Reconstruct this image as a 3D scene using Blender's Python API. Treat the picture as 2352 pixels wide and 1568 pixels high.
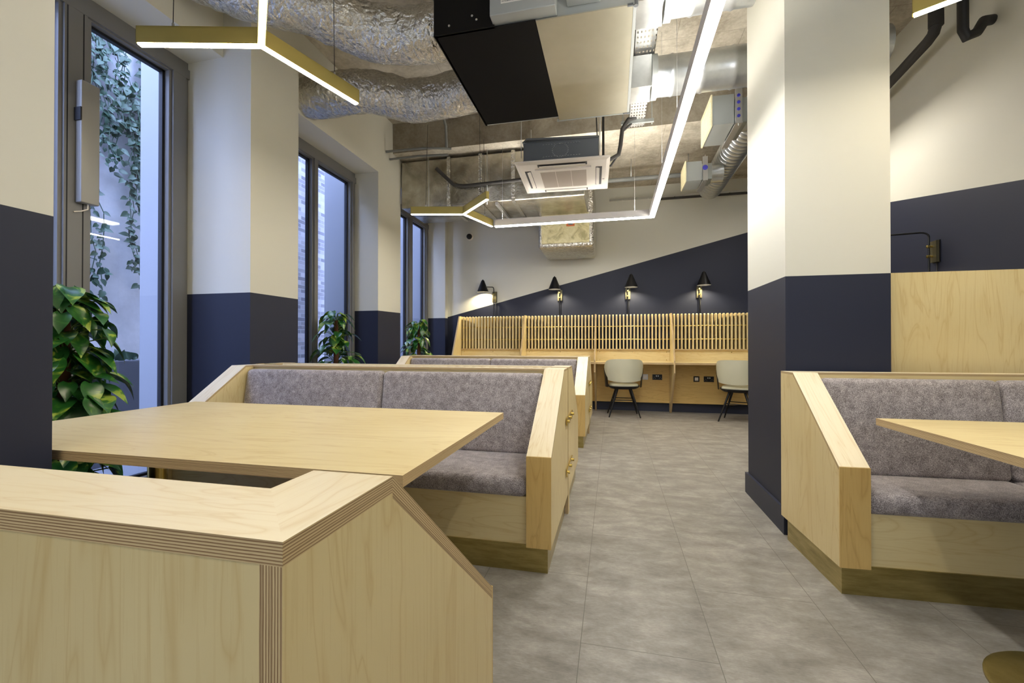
import bpy, bmesh, math, random
from mathutils import Vector as V, Matrix
S = bpy.context.scene
for o in list(bpy.data.objects): bpy.data.objects.remove(o)
C = S.collection
PI = math.pi
R = math.radians
random.seed(7)

# ---------------------------------------------------------------- camera, world, lights, exposure
cd = bpy.data.cameras.new('camera'); cam = bpy.data.objects.new('camera', cd); C.objects.link(cam)
cd.sensor_width = 36; cd.sensor_fit = 'HORIZONTAL'; cd.lens = 36 * 1005 / 2352; cd.clip_start = .02
cam.location = (0, 0, 1.08)
cam.rotation_euler = (PI / 2 + .0062, 0, .2265)
S.camera = cam
S.view_settings.view_transform = 'Standard'; S.view_settings.look = 'None'
S.view_settings.gamma = 1; S.view_settings.use_curve_mapping = False
S.view_settings.exposure = 1.14
w = bpy.data.worlds.new('World'); S.world = w; w.use_nodes = True
bg = w.node_tree.nodes['Background']; bg.inputs[0].default_value = (.44, .56, 1.0, 1); bg.inputs[1].default_value = 7.0

def area(name, loc, sx, sy, power, col=(1, .93, .82), rot=(0, 0, 0)):
    l = bpy.data.lights.new(name, 'AREA'); l.shape = 'RECTANGLE'; l.size = sx; l.size_y = sy; l.energy = power; l.color = col
    o = bpy.data.objects.new(name, l); C.objects.link(o); o.location = loc; o.rotation_euler = rot
    return o
# added overhead fill lights without fixtures, behind the camera and past the pillar
area('fill_overhead', (.2, -1.4, 2.9), 2.6, .25, 8)
area('fill_overhead', (-1.2, -.5, 3.0), 1.2, .25, 7)
area('fill_overhead', (2.0, 5.2, 3.2), .3, 1.6, 14)
# cool area light added behind the camera as broad fill; no window stands there
area('fill_rear_cool', (-.2, -3.5, 1.7), 5.4, 3.0, 80, (.60, .71, 1.0), (-PI / 2, 0, 0))

# ---------------------------------------------------------------- materials
MATS = {}
def srgb(r, g, b):
    f = lambda c: (c / 255 / 12.92) if c / 255 <= .04045 else ((c / 255 + .055) / 1.055) ** 2.4
    return (f(r), f(g), f(b), 1)
class N:
    def __init__(s, name):
        s.m = bpy.data.materials.new(name); s.m.use_nodes = True; s.t = s.m.node_tree
        s.b = s.t.nodes['Principled BSDF']; MATS[name] = s.m
    def new(s, ty, **k):
        n = s.t.nodes.new(ty)
        for a, v in k.items():
            if a.startswith('_'): setattr(n, a[1:], v)
            else: n.inputs[a.replace('_', ' ')].default_value = v
        return n
    def link(s, a, b): s.t.links.new(a, b)
    def coords(s, kind='Object', scale=(1, 1, 1), rot=(0, 0, 0), loc=(0, 0, 0)):
        tc = s.new('ShaderNodeTexCoord'); mp = s.new('ShaderNodeMapping')
        mp.inputs['Scale'].default_value = scale; mp.inputs['Rotation'].default_value = rot; mp.inputs['Location'].default_value = loc
        s.link(tc.outputs[kind], mp.inputs['Vector']); return mp.outputs[0]
    def noise(s, vec, scale, detail=4, rough=.55, dist=0):
        n = s.new('ShaderNodeTexNoise'); n.inputs['Scale'].default_value = scale; n.inputs['Detail'].default_value = detail
        n.inputs['Roughness'].default_value = rough; n.inputs['Distortion'].default_value = dist
        s.link(vec, n.inputs['Vector']); return n.outputs['Fac']
    def ramp(s, fac, stops, interp='LINEAR'):
        r = s.new('ShaderNodeValToRGB'); r.color_ramp.interpolation = interp
        e = r.color_ramp.elements
        while len(e) < len(stops): e.new(.5)
        for x, (p, c) in zip(e, stops): x.position = p; x.color = c
        s.link(fac, r.inputs[0]); return r.outputs[0]
    def mix(s, fac, a, b, mode='MIX'):
        m = s.new('ShaderNodeMix', _data_type='RGBA', _blend_type=mode)
        for i, v in ((0, fac), (6, a), (7, b)):
            if hasattr(v, 'node'): s.link(v, m.inputs[i])
            else: m.inputs[i].default_value = v
        return m.outputs[2]
    def math(s, op, a, b=0.0):
        m = s.new('ShaderNodeMath', _operation=op)
        for i, v in ((0, a), (1, b)):
            if hasattr(v, 'node'): s.link(v, m.inputs[i])
            else: m.inputs[i].default_value = v
        return m.outputs[0]
    def col(s, c):
        if hasattr(c, 'node'): s.link(c, s.b.inputs['Base Color'])
        else: s.b.inputs['Base Color'].default_value = c
    def bump(s, h, strength=.3, dist=.01):
        b = s.new('ShaderNodeBump'); b.inputs['Strength'].default_value = strength; b.inputs['Distance'].default_value = dist
        s.link(h, b.inputs['Height']); s.link(b.outputs[0], s.b.inputs['Normal'])
    def set(s, rough=.5, metal=0, spec=.5):
        s.b.inputs['Roughness'].default_value = rough; s.b.inputs['Metallic'].default_value = metal
        s.b.inputs['Specular IOR Level'].default_value = spec

def plain(name, c, rough=.5, metal=0, spec=.5):
    n = N(name); n.col(c); n.set(rough, metal, spec); return n
CREAM = srgb(212, 210, 197); NAVY = srgb(36, 40, 57)
def paint(name, a, b, c, rough=.55):
    """cream above / navy below the plane z = a*x + b*y + c"""
    n = N(name); g = n.new('ShaderNodeNewGeometry'); sp = n.new('ShaderNodeSeparateXYZ'); n.link(g.outputs['Position'], sp.inputs[0])
    lim = n.math('ADD', n.math('MULTIPLY', sp.outputs[0], a), n.math('ADD', n.math('MULTIPLY', sp.outputs[1], b), c))
    above = n.math('GREATER_THAN', sp.outputs[2], lim)
    scuff = n.noise(n.coords('Object', (1, 1, 1)), 9, 8, .7)
    nv = n.mix(n.math('GREATER_THAN', scuff, .74), NAVY, srgb(52, 56, 74))
    n.col(n.mix(above, nv, CREAM)); n.set(rough, 0, .35)
    n.bump(n.noise(n.coords('Object'), 180, 3), .04, .002)
    return n.m
paint('paint_left', 0, .0169, 1.4215); paint('paint_pillar', 0, 0, 1.468)
paint('paint_right', 0, .212, 1.415)
# far wall: level until x=-2.98 then rising to the right
paint('paint_far', .2523, 0, 1.547 + 2.98 * .2523)
plain('navy', NAVY, .5)

def wood(name, c1, c2, c3, rough=.42):
    n = N(name)
    uv = n.coords('UV', (1, 1, 1)); uo = n.coords('UV', (7, .8, 1))
    warp = n.noise(uv, 1.6, 2, .5)
    big = n.noise(uo, 1.0, 3, .5, 1.6)
    rings = n.math('FRACT', n.math('MULTIPLY', big, 7.0))
    tri = n.math('ABSOLUTE', n.math('SUBTRACT', rings, .5))
    fine = n.noise(n.coords('UV', (160, 5, 1)), 1.0, 3, .6)
    base = n.ramp(warp, [(.3, c1), (.7, c2)])
    line = n.math('POWER', n.math('MULTIPLY', tri, 2.0), 6.0)
    c = n.mix(n.math('MULTIPLY', line, .42), base, c3)
    c = n.mix(n.math('MULTIPLY', n.math('GREATER_THAN', fine, .56), .13), c, c3)
    blotch = n.noise(n.coords('UV', (3, 1.5, 1)), 2.2, 4, .6)
    c = n.mix(n.math('MULTIPLY', blotch, .22), c, c3)
    n.col(c); n.set(rough, 0, .4)
    n.b.inputs['Coat Weight'].default_value = .08; n.b.inputs['Coat Roughness'].default_value = .25
    return n.m
wood('birch', srgb(228, 212, 163), srgb(217, 198, 146), srgb(194, 163, 102))
wood('birch_pale', srgb(240, 230, 204), srgb(232, 219, 186), srgb(208, 180, 128), .38)
wood('birch_warm', srgb(218, 188, 120), srgb(208, 174, 104), srgb(172, 130, 66))
n = N('ply_edge')
tc = n.new('ShaderNodeTexCoord'); sp = n.new('ShaderNodeSeparateXYZ'); n.link(tc.outputs['UV'], sp.inputs[0])
wob = n.noise(n.coords('UV', (30, 200, 1)), 1, 3)
lay = n.noise(n.coords('UV', (.6, 330, 1)), 1, 1)
vv = n.math('ADD', n.math('MULTIPLY', sp.outputs[1], 330.0), n.math('MULTIPLY', wob, .35))
st = n.math('FRACT', vv)
ce = n.ramp(st, [(0, srgb(208, 186, 140)), (.50, srgb(200, 176, 130)), (.60, srgb(142, 112, 76)), (.90, srgb(150, 120, 84)), (1, srgb(208, 186, 140))])
knot = n.math('GREATER_THAN', n.noise(n.coords('UV', (70, 420, 1)), 1, 2), .79)
ce = n.mix(n.math('MULTIPLY', n.math('GREATER_THAN', lay, .56), .45), ce, srgb(128, 98, 66))
n.col(n.mix(knot, ce, srgb(70, 44, 26))); n.set(.6)

n = N('fabric')
oc = n.coords('Object')
f1 = n.noise(oc, 260, 3, .7); f2 = n.noise(oc, 26, 5, .65, .3)
c = n.ramp(n.math('ADD', n.math('MULTIPLY', f1, .72), n.math('MULTIPLY', f2, .28)), [(.38, srgb(104, 97, 96)), (.5, srgb(154, 146, 145)), (.62, srgb(204, 196, 195))])
n.col(c); n.set(.85, 0, .2); n.b.inputs['Sheen Weight'].default_value = .35; n.b.inputs['Sheen Roughness'].default_value = .4
n.bump(f1, .3, .003)

n = N('floor_tile')
pc = n.coords('Object')
br = n.new('ShaderNodeTexBrick'); br.offset = .5; br.offset_frequency = 2
mp = n.new('ShaderNodeMapping'); mp.inputs['Rotation'].default_value = (0, 0, PI / 2); mp.inputs['Location'].default_value = (0.21, .115, 0)
tcc = n.new('ShaderNodeTexCoord'); n.link(tcc.outputs['Object'], mp.inputs[0]); n.link(mp.outputs[0], br.inputs['Vector'])
br.inputs['Scale'].default_value = 1; br.inputs['Brick Width'].default_value = .93; br.inputs['Row Height'].default_value = .4665
br.inputs['Mortar Size'].default_value = .0014; br.inputs['Color1'].default_value = (.5, .5, .5, 1); br.inputs['Color2'].default_value = (.62, .62, .62, 1)
br.inputs['Mortar'].default_value = (0, 0, 0, 1); br.inputs['Mortar Smooth'].default_value = .2
cl = n.noise(n.coords('Object', (1.2, 2.2, 1)), 3.6, 8, .72, .2)
fi = n.noise(n.coords('Object', (14, 60, 1)), 3, 5, .7)
fl = n.ramp(n.math('ADD', n.math('MULTIPLY', cl, .75), n.math('MULTIPLY', fi, .25)), [(.36, srgb(122, 117, 109)), (.5, srgb(147, 142, 134)), (.64, srgb(176, 171, 163))])
fl = n.mix(.35, fl, n.mix(1, fl, br.outputs['Color'], 'MULTIPLY'))
n.col(n.mix(br.outputs['Fac'], fl, srgb(98, 93, 86))); n.set(.42, 0, .35); n.bump(fi, .05, .002)

n = N('concrete')
oc = n.coords('Object')
a1 = n.noise(oc, 2.2, 8, .68, .4); a2 = n.noise(oc, 30, 5, .7)
c = n.ramp(n.math('ADD', n.math('MULTIPLY', a1, .75), n.math('MULTIPLY', a2, .25)), [(.33, srgb(138, 128, 112)), (.48, srgb(178, 170, 154)), (.62, srgb(208, 201, 185))])
bk = n.new('ShaderNodeTexBrick'); bk.inputs['Scale'].default_value = 1; bk.inputs['Brick Width'].default_value = 1.22; bk.inputs['Row Height'].default_value = .9
bk.inputs['Mortar Size'].default_value = .003; n.link(oc, bk.inputs['Vector'])
n.col(n.mix(n.math('MULTIPLY', bk.outputs['Fac'], .4), c, srgb(90, 80, 66))); n.set(.85, 0, .2); n.bump(a2, .4, .006)

n = N('foil')
oc = n.coords('Object')
k1 = n.noise(oc, 30, 4, .6, 2.2); k2 = n.noise(oc, 11, 2, .5, 1.2)
vo = n.new('ShaderNodeTexVoronoi', _feature='DISTANCE_TO_EDGE'); vo.inputs['Scale'].default_value = 22; n.link(n.coords('Object', (1, .55, 1)), vo.inputs['Vector'])
n.col(n.ramp(k1, [(.35, srgb(196, 192, 182)), (.65, srgb(236, 234, 226))])); n.set(.24, .93)
n.bump(n.math('ADD', n.math('MULTIPLY', k1, .3), n.math('ADD', n.math('MULTIPLY', vo.outputs[0], .8), n.math('MULTIPLY', k2, 1.6))), .6, .03)
n = N('foil_flat')
oc = n.coords('Object'); k1 = n.noise(oc, 9, 6, .7, 1.5)
n.col(n.ramp(n.noise(oc, 3, 5), [(.35, srgb(150, 144, 128)), (.65, srgb(212, 208, 196))])); n.set(.22, .9); n.bump(k1, .5, .015)
n = N('foil_yellow')
oc = n.coords('Object'); k1 = n.noise(oc, 7, 6, .65, 1.2)
n.col(n.ramp(k1, [(.35, srgb(176, 166, 122)), (.5, srgb(214, 204, 158)), (.7, srgb(230, 222, 184))])); n.set(.5, .1); n.bump(k1, .5, .015)
n = N('galvanised')
oc = n.coords('Object'); k1 = n.noise(oc, 5, 5, .6)
n.col(n.ramp(k1, [(.3, srgb(176, 180, 182)), (.7, srgb(206, 209, 210))])); n.set(.3, .9); n.bump(n.noise(oc, 3, 3), .25, .02)
n = N('galv_brushed')
oc = n.coords('Object'); k1 = n.noise(n.coords('Object', (1, 1, 1)), 2, 4)
n.col(n.ramp(k1, [(.3, srgb(180, 177, 160)), (.7, srgb(198, 195, 178))])); n.set(.42, .8); n.bump(n.noise(oc, 60, 3), .05, .002)
plain('galv_grey', srgb(168, 173, 172), .45, .45)
plain('brass', srgb(214, 190, 112), .25, 1)
n = N('brass_plinth')
oc = n.coords('Object')
gr = n.noise(n.coords('Object', (2, 2, 14)), 3, 5, .7)
n.col(n.ramp(gr, [(.3, srgb(158, 142, 84)), (.7, srgb(196, 180, 120))])); n.set(.28, .9)
plain('plate_dark', srgb(124, 118, 92), .4, .8)
plain('brass_satin', srgb(190, 174, 104), .38, .8)
plain('black', srgb(24, 23, 22), .5)
plain('black_metal', srgb(22, 22, 24), .35, .3)
plain('black_foam', srgb(20, 18, 15), .9, 0, .2)
plain('rubber', srgb(52, 50, 48), .7)
plain('pipe_grey', srgb(120, 122, 120), .45)
plain('frame_grey', srgb(120, 119, 117), .45, .1)
plain('gasket', srgb(14, 15, 20), .6)
plain('white_plastic', srgb(222, 214, 202), .4)
plain('white_trim', srgb(205, 200, 196), .5)
plain('grille_mesh', srgb(176, 164, 150), .7)
plain('box_grey', srgb(150, 148, 142), .4, .2)
plain('leather', srgb(186, 184, 162), .45)
plain('render_white', srgb(140, 142, 146), .7)
plain('unit_grey', srgb(100, 104, 108), .5, .4)
plain('silver', srgb(196, 196, 194), .35, .8)
plain('label_white', srgb(224, 222, 212), .6)
plain('ink', srgb(30, 30, 32), .6)
plain('orange', srgb(196, 104, 52), .6)
plain('blue_plastic', srgb(60, 60, 170), .4)
plain('foam_white', srgb(222, 214, 178), .7)
plain('pot', srgb(34, 34, 36), .5)
plain('soil', srgb(50, 38, 28), .9)
plain('moss_pole', srgb(84, 52, 30), .9)
plain('stem', srgb(84, 112, 48), .6)
n = N('leaf'); oc = n.coords('Object'); f = n.noise(oc, 11, 3, .6, .8)
n.col(n.ramp(f, [(.0, srgb(18, 58, 22)), (.48, srgb(34, 88, 32)), (.55, srgb(60, 112, 40)), (.62, srgb(150, 172, 64))])); n.set(.28, 0, .6)
n.b.inputs['Transmission Weight'].default_value = 0
plain('ivy_leaf', srgb(52, 76, 56), .5)
n = N('brick')
bk = n.new('ShaderNodeTexBrick'); bk.inputs['Scale'].default_value = 1; bk.inputs['Brick Width'].default_value = .225; bk.inputs['Row Height'].default_value = .075
bk.inputs['Mortar Size'].default_value = .006; bk.inputs['Color1'].default_value = srgb(150, 146, 144); bk.inputs['Color2'].default_value = srgb(84, 82, 86); bk.inputs['Mortar'].default_value = srgb(140, 140, 140)
mp = n.coords('Object', rot=(PI / 2, 0, PI / 2)); 
sp = n.new('ShaderNodeSeparateXYZ'); cb = n.new('ShaderNodeCombineXYZ'); tcc = n.new('ShaderNodeTexCoord')
n.link(tcc.outputs['Object'], sp.inputs[0]); n.link(sp.outputs[1], cb.inputs[0]); n.link(sp.outputs[2], cb.inputs[1]); n.link(cb.outputs[0], bk.inputs['Vector'])
n.col(bk.outputs['Color']); n.set(.8)
n = N('concrete_out'); oc = n.coords('Object'); a1 = n.noise(oc, 1.6, 8, .7)
n.col(n.ramp(a1, [(.35, srgb(184, 184, 184)), (.65, srgb(212, 212, 212))])); n.set(.85)
plain('planter', srgb(96, 98, 104), .8)
plain('ground_out', srgb(120, 122, 126), .9)
def emit(name, c, s):
    n = N(name); n.col((0, 0, 0, 1)); n.b.inputs['Emission Color'].default_value = c; n.b.inputs['Emission Strength'].default_value = s
emit('led_white', (1, .97, .92, 1), 32)
emit('led_warm', (1, .88, .66, 1), 34)
emit('led_up', (1, .95, .86, 1), 36)
emit('bulb', (1, .86, .56, 1), 480)
emit('emergency_lens', (1, .98, .92, 1), 1.2)
n = N('glass'); t = n.t; t.nodes.remove(n.b)
tr = t.nodes.new('ShaderNodeBsdfTransparent'); tr.inputs[0].default_value = (.93, .95, .97, 1)
gl = t.nodes.new('ShaderNodeBsdfGlossy'); gl.inputs['Roughness'].default_value = .0
fr = t.nodes.new('ShaderNodeFresnel'); fr.inputs[0].default_value = 1.5
mx = t.nodes.new('ShaderNodeMixShader'); t.links.new(fr.outputs[0], mx.inputs[0]); t.links.new(tr.outputs[0], mx.inputs[1]); t.links.new(gl.outputs[0], mx.inputs[2])
t.links.new(mx.outputs[0], t.nodes['Material Output'].inputs[0])

# ---------------------------------------------------------------- mesh helpers
class MB:
    def __init__(s): s.v = []; s.f = []; s.mi = []; s.uv = []; s.sm = []
    def face(s, pts, mi=0, grain=None, edge=None, smooth=False):
        pts = [V(p) for p in pts]; i0 = len(s.v); s.v += pts; s.f.append(list(range(i0, i0 + len(pts)))); s.mi.append(mi); s.sm.append(smooth)
        nrm = V((0, 0, 0))
        for i in range(len(pts)): nrm += pts[i].cross(pts[(i + 1) % len(pts)])
        nrm = nrm.normalized() if nrm.length > 1e-12 else V((0, 0, 1))
        if edge is not None:
            o, tn = edge; tn = V(tn).normalized(); u = nrm.cross(tn)
            s.uv.append([((p).dot(u), (p - V(o)).dot(tn)) for p in pts])
        else:
            g = V(grain) if grain is not None else V((0, 0, 1))
            vv = g - nrm * g.dot(nrm)
            if vv.length < .1:
                g = V((1, 0, 0)) if abs(nrm.x) < .9 else V((0, 1, 0)); vv = g - nrm * g.dot(nrm)
            vv.normalize(); u = nrm.cross(vv); k = abs(nrm.x) * 3.1 + abs(nrm.y) * 1.7
            s.uv.append([(p.dot(u) + k, p.dot(vv)) for p in pts])
    def prism(s, poly, t, fm=0, em=1, grain=None):
        poly = [V(p) for p in poly]; t = V(t)
        nn = V((0, 0, 0))
        for i in range(len(poly)): nn += poly[i].cross(poly[(i + 1) % len(poly)])
        if nn.dot(t) > 0: poly = poly[::-1]
        top = [p + t for p in poly]; o = poly[0]
        s.face(poly, fm, grain); s.face(top[::-1], fm, grain)
        for i in range(len(poly)):
            j = (i + 1) % len(poly); s.face([poly[j], poly[i], top[i], top[j]], em, grain, (o, t) if em != fm else None)
    def board(s, x0, x1, y0, y1, z0, z1, fm=0, em=1, grain=(0, 0, 1), thin=None):
        d = (abs(x1 - x0), abs(y1 - y0), abs(z1 - z0))
        if thin is None: thin = d.index(min(d))
        if thin == 0: s.prism([(x0, y0, z0), (x0, y1, z0), (x0, y1, z1), (x0, y0, z1)], (x1 - x0, 0, 0), fm, em, grain)
        elif thin == 1: s.prism([(x0, y0, z0), (x1, y0, z0), (x1, y0, z1), (x0, y0, z1)], (0, y1 - y0, 0), fm, em, grain)
        else: s.prism([(x0, y0, z0), (x1, y0, z0), (x1, y1, z0), (x0, y1, z0)], (0, 0, z1 - z0), fm, em, grain)
    def box(s, x0, x1, y0, y1, z0, z1, mi=0, grain=(0, 0, 1)): s.board(x0, x1, y0, y1, z0, z1, mi, mi, grain)
    def tube(s, path, r, seg=12, mi=0, caps=True, smooth=True):
        path = [V(p) for p in path]; rs = r if isinstance(r, (list, tuple)) else [r] * len(path)
        rings = []; up = None
        for i, p in enumerate(path):
            d = (path[min(i + 1, len(path) - 1)] - path[max(i - 1, 0)]).normalized()
            if up is None: up = V((0, 0, 1)) if abs(d.z) < .9 else V((1, 0, 0))
            a = (up - d * up.dot(d)).normalized(); b = d.cross(a); up = a
            rings.append([p + (a * math.cos(2 * PI * k / seg) + b * math.sin(2 * PI * k / seg)) * rs[i] for k in range(seg)])
        for i in range(len(rings) - 1):
            for k in range(seg):
                l = (k + 1) % seg; s.face([rings[i][k], rings[i][l], rings[i + 1][l], rings[i + 1][k]], mi, smooth=smooth)
        if caps: s.face(rings[0][::-1], mi); s.face(rings[-1], mi)
    def lathe(s, prof, seg=24, mi=0, cen=(0, 0, 0), axis='z', smooth=True):
        cen = V(cen)
        def P(r, h, a):
            c, q = r * math.cos(a), r * math.sin(a)
            return cen + (V((c, q, h)) if axis == 'z' else V((c, h, q)) if axis == 'y' else V((h, c, q)))
        for (r0, h0), (r1, h1) in zip(prof, prof[1:]):
            for k in range(seg):
                a, b = 2 * PI * k / seg, 2 * PI * (k + 1) / seg
                pts = [P(r0, h0, a), P(r0, h0, b), P(r1, h1, b), P(r1, h1, a)]
                if r0 < 1e-6: pts = [pts[0], pts[2], pts[3]]
                elif r1 < 1e-6: pts = pts[:3]
                s.face(pts, mi, smooth=smooth)
    def build(s, name, mats, parent=None, weld=False, bevel=0, label=None):
        me = bpy.data.meshes.new(name)
        me.from_pydata([tuple(p) for p in s.v], [], s.f)
        for m in ([mats] if isinstance(mats, str) else mats): me.materials.append(MATS[m])
        ul = me.uv_layers.new(name='UVMap'); k = 0
        for i, p in enumerate(me.polygons):
            p.material_index = s.mi[i]; p.use_smooth = s.sm[i]
            for c in s.uv[i]: ul.data[k].uv = c; k += 1
        weld = weld or any(s.sm)
        if weld or bevel:
            bm = bmesh.new(); bm.from_mesh(me); bmesh.ops.remove_doubles(bm, verts=bm.verts, dist=1e-5)
            bmesh.ops.recalc_face_normals(bm, faces=bm.faces)
            if bevel:
                bmesh.ops.bevel(bm, geom=[e for e in bm.edges if e.calc_face_angle(0) > .5], offset=bevel, segments=4, affect='EDGES', profile=.5)
                for f in bm.faces: f.smooth = True
            else:
                for e in bm.edges:
                    if e.calc_face_angle(0) > .75: e.smooth = False
            bm.to_mesh(me); bm.free()
        o = bpy.data.objects.new(name, me); C.objects.link(o)
        if parent: o.parent = parent
        if label: o['label'] = label
        return o
def thing(name, label, cat, loc=(0, 0, 0), rz=0, group=None):
    o = bpy.data.objects.new(name, None); C.objects.link(o); o.location = loc; o.rotation_euler = (0, 0, rz); o.empty_display_size = .1
    o['label'] = label; o['category'] = cat
    if group: o['group'] = group
    return o
def tag(o, label, cat, group=None, kind=None):
    if label: o['label'] = label
    if cat: o['category'] = cat
    if group: o['group'] = group
    if kind: o['kind'] = kind
    return o
def struct(o): o['kind'] = 'structure'; return o
def kids(o): return [c for c in bpy.data.objects if c.parent == o]
def dup(o, parent=None, loc=None, rz=None, label=None):
    c = o.copy(); C.objects.link(c)
    if parent: c.parent = parent
    for ch in kids(o): dup(ch, c)
    if loc is not None: c.location = loc
    if rz is not None: c.rotation_euler = (0, 0, rz)
    if label: c['label'] = label
    return c
def one(name, mats, fn, label=None, cat=None, parent=None, group=None, **k):
    m = MB(); fn(m); o = m.build(name, mats, parent, **k)
    if cat: tag(o, label, cat, group)
    elif label: o['label'] = label
    return o
def arc(c, r, a0, a1, n, plane='xz'):
    out = []
    for i in range(n + 1):
        a = a0 + (a1 - a0) * i / n; u, v = r * math.cos(a), r * math.sin(a)
        out.append(V(c) + (V((u, 0, v)) if plane == 'xz' else V((0, u, v)) if plane == 'yz' else V((u, v, 0))))
    return out

# ---------------------------------------------------------------- room shell
XL, XR, YF, ZC, ZF, YB = -2.9, 2.68, 7.42, 4.06, 3.66, -3.6
m = MB(); m.box(-3.35, XR + .3, YB, YF + .2, -.1, 0); struct(m.build('floor', 'floor_tile'))
m = MB(); m.box(-3.3, XR + .3, YB, 5.4, ZC, ZC + .2); m.box(-3.3, XR + .3, 5.4, YF + .2, ZF, ZC + .2); struct(m.build('ceiling', 'concrete'))
m = MB(); m.box(-3.3, XR + .3, YF, YF + .2, 0, ZC); struct(m.build('wall_far', 'paint_far'))
m = MB(); m.box(XR, XR + .3, YB, YF, 0, ZC); struct(m.build('wall_right', 'paint_right'))
m = MB(); m.box(-3.3, XR + .3, YB - .2, YB, 0, ZC); struct(m.build('wall_rear', 'paint_left'))
m = MB()
zh = 3.27
m.box(-3.3, XL, YB, YF, zh, ZC)
for y0, y1 in ((YB, .55), (2.75, 3.4), (5.02, 5.62), (7.3, YF)): m.box(-3.3, XL, y0, y1, 0, zh)
struct(m.build('wall_left', 'paint_left'))
# skirting
for nm, bx in (('baseboard_far', (-2.9, XR, 7.40, YF, 0, .13)), ('baseboard_left', (XL, XL + .018, 3.26, 3.4, 0, .13)), ('baseboard_right', (XR - .018, XR, 2.9, YF, 0, .13))):
    m = MB(); m.box(*bx); struct(m.build(nm, 'navy'))

# windows
def window(name, y0, y1, bars, sill=.06):
    root = bpy.data.objects.new(name, None); C.objects.link(root); root['kind'] = 'structure'
    xf, xb = -3.23, -3.30
    m = MB()
    fw = .055
    m.box(xb, xf, y0, y1, zh - .14, zh); m.box(xb, xf, y0, y1, 0, sill + .08)
    for a, b in bars: m.box(xb, xf, a, b, sill + .08, zh - .14)
    for a, b in bars:                       # raised sash profiles
        m.box(xf, xf + .018, a + .02, b - .03, sill + .1, zh - .131)
    m.box(xf, xf + .018, y0, y1, zh - .13, zh - .06)
    m.build('frame', 'frame_grey', root, weld=False)
    m = MB(); g = MB()
    for (a0, a1), (b0, b1) in zip(bars, bars[1:]):
        z0, z1 = sill + .08, zh - .14; ga, gb = a1, b0
        for q in ((ga, ga + .018, z0, z1), (gb - .018, gb, z0, z1), (ga, gb, z0, z0 + .018), (ga, gb, z1 - .018, z1)):
            m.box(xb - .005, xb + .03, *q)
        p = MB(); p.face([(xb + .02, ga, z0), (xb + .02, gb, z0), (xb + .02, gb, z1), (xb + .02, ga, z1)]); p.build('pane', 'glass', root)
    if name.endswith('1'):
        for q in (1.962, 2.045): m.box(xf + .0175, xf + .0195, q, q + .006, sill + .1, zh - .135)
    m.build('gasket', 'gasket', root)
    m = MB(); m.box(xf, XL + .0, y0, y1, 0, .012); m.build('sill', 'white_trim', root)
    return root
window('window_1', .55, 2.75, [(.55, .68), (1.93, 2.10), (2.60, 2.75)])
window('window_2', 3.4, 5.02, [(3.4, 3.52), (4.20, 4.30), (4.92, 5.02)])
window('window_3', 5.62, 7.3, [(5.62, 5.76), (6.51, 6.68), (7.165, 7.3)])
t = thing('window_actuator', 'slim grey chain actuator box fixed upright on the first window frame', 'window opener', (-3.21, 2.06, 1.95))
one('casing', 'box_grey', lambda m: m.box(0, .05, -.055, .045, 0, .75), parent=t, bevel=.006)
one('switch', 'gasket', lambda m: m.box(.0, .053, -.062, -.054, .5, .58), parent=t)
one('cable', 'white_plastic', lambda m: m.tube([(.02, 0, 0), (.02, .0, -.03), (.01, -.03, -.05), (0, -.06, -.06)], .004, 8), parent=t)

# outdoors
m = MB(); m.box(-8, -3.32, -3, 12, -.4, -.02); struct(m.build('ground_outside', 'ground_out'))
m = MB(); m.box(-5.3, -5.0, -3, 4.3, -.02, 5.0); tag(m.build('garden_wall', 'concrete_out'), 'stained concrete garden wall with ivy outside the tall nearest window', 'wall')
m = MB(); m.box(-6.2, -5.6, 4.35, 12, -.02, 6.2); tag(m.build('brick_wall', 'brick'), 'old brick wall seen through the middle window', 'wall')
for i, (y, x) in enumerate(((2.95, -3.97), (5.15, -3.77), (7.45, -5.2))):
    m = MB(); m.box(x, -3.32, y, y + .35, -.02, 5)
    tag(m.build('rendered_fin', 'render_white'), 'pale rendered fin wall outside, just past the ' + ('nearest tall window', 'middle window', 'farthest window')[i], 'wall', 'pale fin walls outside the windows')
def planter(m):
    m.box(-4.95, -4.45, 1.2, 4.2, -.02, .92); m.box(-4.9, -4.5, 1.25, 4.15, .9, .925)
one('planter', 'planter', planter, 'long grey concrete planter outside below the ivy', 'planter')

def leaf(m, p, dirv, nrm, L, W, mi=0, droop=.25, n=5):
    d = V(dirv).normalized(); nn = V(nrm); nn = (nn - d * nn.dot(d)).normalized(); sd = d.cross(nn)
    prof = [(.0, .0), (.06, .5), (.16, .86), (.28, 1.0), (.42, .97), (.58, .8), (.74, .52), (.88, .22), (1.0, .0)]
    prev = None
    for t_, w_ in prof:
        c = V(p) + d * (L * t_) - nn * (droop * L * t_ * t_)
        l = c + sd * (W * .5 * w_) + nn * (.16 * W * w_); r = c - sd * (W * .5 * w_) + nn * (.16 * W * w_)
        if 0 < t_ < .2: l -= d * L * (.15 if t_ < .1 else .06); r -= d * L * (.15 if t_ < .1 else .06)
        if prev:
            pc, pl, pr = prev
            m.face([pc, c, l, pl], mi, smooth=True); m.face([c, pc, pr, r], mi, smooth=True)
        prev = (c, l, r)
rnd = random.Random(3)
m = MB()
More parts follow.
